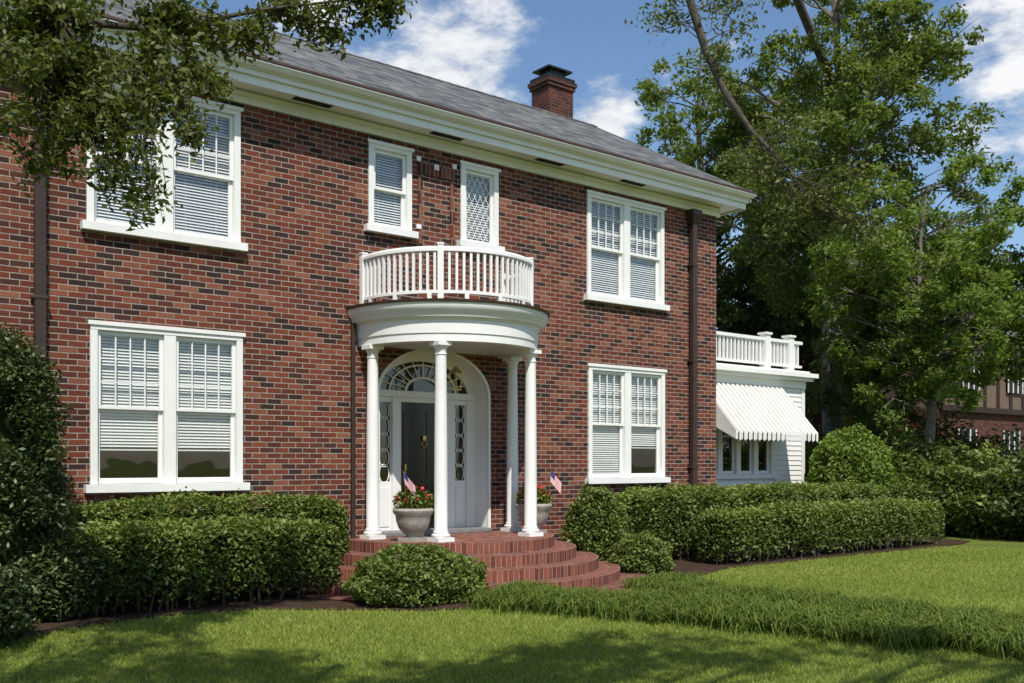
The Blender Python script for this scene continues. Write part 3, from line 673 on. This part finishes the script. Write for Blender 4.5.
for k in range(120):
    z=random.uniform(.4,3.05); rr=.92*math.sqrt(max(.02,1-((z-1.0)/2.25)**2 if z>1.0 else 1))*random.uniform(.7,1.02); a=random.uniform(0,6.28)
    Ps.append(shell((2.3+rr*math.cos(a)*.9,-.80+rr*math.sin(a)*.7,z),(.25,.25,.24),420,.4))
P=np.concatenate(Ps); P=P[P[:,1]<-.05]; leaves('leaves',P,.030,'holly',e,up=.4,asp=.5)
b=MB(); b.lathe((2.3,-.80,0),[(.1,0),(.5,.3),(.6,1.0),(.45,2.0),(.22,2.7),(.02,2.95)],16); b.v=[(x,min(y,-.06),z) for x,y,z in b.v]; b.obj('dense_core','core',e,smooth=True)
# ================================================================ trees
def bez(p0,p1,sag=0.0,n=7,wig=.05):
    p0=np.array(p0,float);p1=np.array(p1,float); L=np.linalg.norm(p1-p0)
    c=p0*.45+p1*.55; c[2]+=sag*L; out=[]
    for i in range(n):
        t=i/(n-1); q=(1-t)**2*p0+2*t*(1-t)*c+t*t*p1
        if 0<i<n-1: q=q+rng.normal(size=3)*wig*L*.25
        out.append(q)
    return out
def tree(name,base,h,cz,cr,nclump,lpc,size,mat,tr=.3,bark='bark',crad=(.8,1.4),filt=None,lean=(0,0),fork=.35,squash=.8,spread=.7):
    e=empty(name,base); t=MB(); base=np.array(base,float)
    top=base+np.array([lean[0],lean[1],h*.88])
    N=9; tp=[base+np.array([lean[0]*(i/(N-1))**1.6,lean[1]*(i/(N-1))**1.6,h*.88*i/(N-1)])+np.array([math.sin(i*1.1+base[0])*.12,math.cos(i*.9+base[1])*.12,0])*min(1,i) for i in range(N)]
    rad=[tr*(1.35 if i==0 else 1)*(1-.85*i/(N-1)) for i in range(N)]
    t.tube(tp,rad,12)
    cl=[]; k=0
    while len(cl)<nclump and k<nclump*60:
        k+=1; d=rng.normal(size=3); d/=np.linalg.norm(d); q=rng.random()**.42
        c=base+np.array([lean[0]*.8,lean[1]*.8,cz])+d*q*np.array(cr)
        r=rng.uniform(*crad)*(1.05-.25*q)
        if filt and not filt(c,r): continue
        cl.append((c,r))
    Ps=[]
    for c,r in cl:
        z=min(max(c[2]-base[2]-.45*np.linalg.norm(c[:2]-base[:2]),h*fork*.7),h*.8); f=z/(h*.88)*(N-1); i=min(int(f),N-2); s0=tp[i]+(tp[i+1]-tp[i])*(f-i)
        pl=bez(s0,c,.06,7); r0=min(rad[i]*.5,.02+.012*np.linalg.norm(c-s0)); t.tube(pl,[r0*(1-.8*j/6) for j in range(7)],6)
        for q in range(4):
            d=rng.normal(size=3); d/=np.linalg.norm(d); t.tube([pl[3+q],pl[3+q]*.5+(c+d*r*.8)*.5+rng.normal(size=3)*.1,c+d*r*.8],[r0*.3,r0*.2,.004],4)
        n=int(lpc*(r/crad[1])**2)
        for q in range(7):
            d=rng.normal(size=3); d/=np.linalg.norm(d); cc=c+d*r*spread*np.array([1,1,squash]); rr=r*rng.uniform(.3,.55); Ps.append(shell(cc,(rr,rr,rr*.7),n//7,.5))
    P=np.concatenate(Ps)
    t.obj('trunk_and_limbs',bark,e,autos=60)
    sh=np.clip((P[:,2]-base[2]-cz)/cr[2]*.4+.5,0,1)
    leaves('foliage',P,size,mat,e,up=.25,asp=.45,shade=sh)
    return e
def offframe(c,r):
    px,py,d=proj(c)
    if d<.3: return True
    m=1000*r*1.15/d
    return px<-m or px>1024+m or py<-m
ex=[]
for px,py,dp_,r in((15,25,7.4,.58),(75,15,7.6,.58),(45,85,7.4,.46),(8,135,7.2,.42),(95,95,7.4,.38),(120,150,7.2,.28),(142,205,7.1,.19),(110,185,7.2,.2),(95,140,7.3,.26),(130,110,7.4,.28),(150,70,7.6,.32),(185,135,7.6,.15),(200,25,8,.38),(175,15,7.8,.33),(215,80,7.8,.15),(290,8,8.4,.28),(350,3,8.5,.25),(385,2,8.6,.2),(250,45,8.2,.2),(45,160,7.3,.22),(330,30,8.5,.14)):
    ex.append((unproj(px,py,dp_),r))
SD=1/math.tan(EL)
def shfilt(c,r):
    if not offframe(c,r) or c[2]<5.4: return False
    sx=c[0]-math.sin(AZ)*SD*c[2]; sy=c[1]-math.cos(AZ)*SD*c[2]
    d=sx*ST+(sy+D)*CT
    return 3.5<d+r*.8<10.1
tree('oak_tree',(-3.2,-12.5,0),9.8,7.6,(8.5,6.5,2.1),120,1050,.055,'oak',.42,crad=(.6,1.2),filt=shfilt,fork=.4,lean=(4.5,1.5))
e=bpy.data.objects['oak_tree']; t=MB(); Ps=[]
hub=unproj(-260,-220,7.6)
t.tube(bez((-2.6,-12.3,4.2),hub,.08,9,.03),[.17-.012*i for i in range(9)],10)
main=[hub,unproj(-60,-60,7.5),unproj(60,20,7.5),unproj(160,30,7.8),unproj(260,10,8.2),unproj(390,-5,8.6)]
t.tube(main,[.075,.05,.034,.024,.016,.007],8)
for c,r in ex:
    s0=min(main[1:],key=lambda q:np.linalg.norm(q-c)); pl=bez(s0,c,.05,6,.12); t.tube(pl,[.02,.016,.012,.009,.006,.004],6)
    for q in range(10):
        dd=rng.normal(size=3); dd/=np.linalg.norm(dd); tip=c+dd*r*np.array([1.05,1.05,.9]); st=pl[2+q%4]; mid=(st+tip)/2+rng.normal(size=3)*.05
        t.tube([st,mid,tip],[.006,.004,.002],4)
        m=int(80*(r/.4)**1.2)+14; u=rng.random(m); tw=np.where(u[:,None]<.5,st+(mid-st)*(u*2)[:,None],mid+(tip-mid)*(u*2-1)[:,None]); Ps.append(tw+rng.normal(size=(m,3))*.05)
t.obj('drooping_branches','bark',e,autos=60); leaves('drooping_leaves',np.concatenate(Ps),.035,'oak',e,up=.15,asp=.45)
def at(px,dep): p=unproj(px,463,dep); return (float(p[0]),float(p[1]),0.)
tree('shade_tree',at(702,37),18.5,10.6,(4.0,4.0,6.4),90,1250,.10,'tree',.35,crad=(.8,1.5))
tree('shade_tree.001',at(835,30),19,10.6,(4.8,4.4,6.8),100,1350,.09,'tree',.36,bark='barklight',crad=(.8,1.5),fork=.25)
e=bpy.data.objects['shade_tree.001']; t=MB(); Ps=[]
DB=23.
br=[np.array(at(835,30))+np.array([-.1,0,13.0]),unproj(760,-90,26),unproj(700,-45,24),unproj(690,0,DB),unproj(706,52,DB),unproj(725,92,DB),unproj(752,132,DB),unproj(790,170,DB),unproj(812,210,DB)]
t.tube(br,[.14,.12,.11,.10,.09,.08,.065,.04,.012],8)
for px,py,r in((808,185,.6),(770,165,.45),(835,215,.55),(790,235,.5),(742,168,.3),(858,180,.45),(870,240,.4),(785,125,.4),(735,8,.5),(655,5,.4),(720,60,.25)):
    c=unproj(px,py,DB)
    for q in range(7):
        k=min(range(3,len(br)-1),key=lambda j:np.linalg.norm(br[j]-c)+rng.random()*.5); s0=br[k]+(br[k+1]-br[k])*rng.random()
        dd=rng.normal(size=3); dd/=np.linalg.norm(dd); tip=c+dd*r; mid=(s0+tip)/2+rng.normal(size=3)*.18; t.tube([s0,mid,tip],[.016,.01,.004],4)
        m=int(90*(r/.6)**1.2); Ps.append(mid+(tip-mid)*(rng.random(m)**.6)[:,None]+rng.normal(size=(m,3))*.17)
t.obj('low_bough','bark',e,autos=60); leaves('bough_leaves',np.concatenate(Ps),.07,'oak',e,up=.15)
tree('shade_tree.002',at(905,40),13,8.2,(4.2,4.0,4.2),60,1200,.11,'tree',.3,crad=(.8,1.5))
tree('small_tree',at(925,25),9.6,6.1,(2.5,2.5,3.2),60,1300,.075,'treelt',.16,bark='barklight',crad=(.6,1.1),fork=.25)
tree('small_tree.001',at(1075,25),10,6.4,(2.2,2.2,3.0),40,1200,.08,'treelt',.18,crad=(.7,1.2),fork=.25)
tree('understory_tree',at(775,38),10,6.2,(4.0,3.5,3.6),55,1200,.11,'treedk',.2,crad=(.9,1.5),fork=.25)
tree('understory_tree.001',at(880,27.5),7.0,4.4,(2.0,1.8,2.2),36,1100,.07,'tree',.14,bark='barklight',crad=(.6,1.0),fork=.25)
for i,(px,dp_,r,h,mt) in enumerate(((905,25,1.2,1.9,'hedge'),(950,24,1.3,1.6,'tree'),(1000,23,1.3,1.5,'hedge'),(1050,22,1.4,1.4,'treedk'),(870,27,1.3,2.1,'tree'),(990,27,1.7,1.9,'treedk'),(835,30,1.5,2.2,'tree'),(930,28,1.5,2.4,'treedk'))):
    b=at(px,dp_); shrub('large_shrub' if i==0 else 'large_shrub.%03d'%i,(b[0],b[1],h*.55),(r,r,h*.72),8000,mt,.07,.22,.25,.62)
Ps=[]
for k in range(190):
    a=rng.uniform(-.2,1.2)+TH; rr=rng.uniform(60,85); c=np.array([rr*math.sin(a),-D+rr*math.cos(a),rng.uniform(1,8)]); Ps.append(shell(c,(3.4,3.4,2.6),600,.4))
leaves('background_trees',np.concatenate(Ps),.34,'treedk')
# neighbour's tudor house
nh=empty('tudor_house'); b=at(1000,37); nx,ny=b[0],b[1]
q=MB(); q.box(nx-4.5,nx+8,ny,ny+9,0,3.6); q.obj('brick_walls','chimney',nh)
q=MB(); q.box(nx-4.5,nx+8,ny-.1,ny+9,3.602,6.4); q.add([(nx-3,ny-.12,6.4),(nx+2,ny-.12,6.4),(nx-.5,ny-.12,9.2)],[(0,1,2)]); q.obj('stucco_walls','stucco',nh)
q=MB()
for k in range(13): q.box(nx-4.5+k,nx-4.5+k+.18,ny-.15,ny-.101,3.65,6.35)
q.box(nx-4.5,nx+8,ny-.17,ny-.1,3.5,3.7); q.box(nx-4.5,nx+8,ny-.17,ny-.1,6.25,6.45); q.obj('timbers','timber',nh)
q=MB(); q.add([(nx-5.1,ny-.6,6.3),(nx+8.6,ny-.6,6.3),(nx+8.6,ny+4.5,9.8),(nx-5.1,ny+4.5,9.8),(nx-5.1,ny+9.6,6.3),(nx+8.6,ny+9.6,6.3)],[(0,1,2,3),(3,2,5,4)]); q.obj('roof','shingle',nh)
q=MB()
for k in(-3.2,.2,4): q.box(nx+k,nx+k+1.3,ny-.03,ny+.02,1.3,2.9); q.box(nx+k,nx+k+1.2,ny-.19,ny-.171,4.3,5.6)
q.obj('windows','dark',nh)
q=MB()
for k in(-3.2,.2,4):
    for u in(0,.42,.84,1.26): q.box(nx+k+u,nx+k+u+.05,ny-.06,ny-.032,1.3,2.9); q.box(nx+k+u*.92,nx+k+u*.92+.05,ny-.22,ny-.192,4.3,5.6)
    q.box(nx+k,nx+k+1.3,ny-.07,ny-.062,2.08,2.12)
q.obj('window_frames','white',nh)
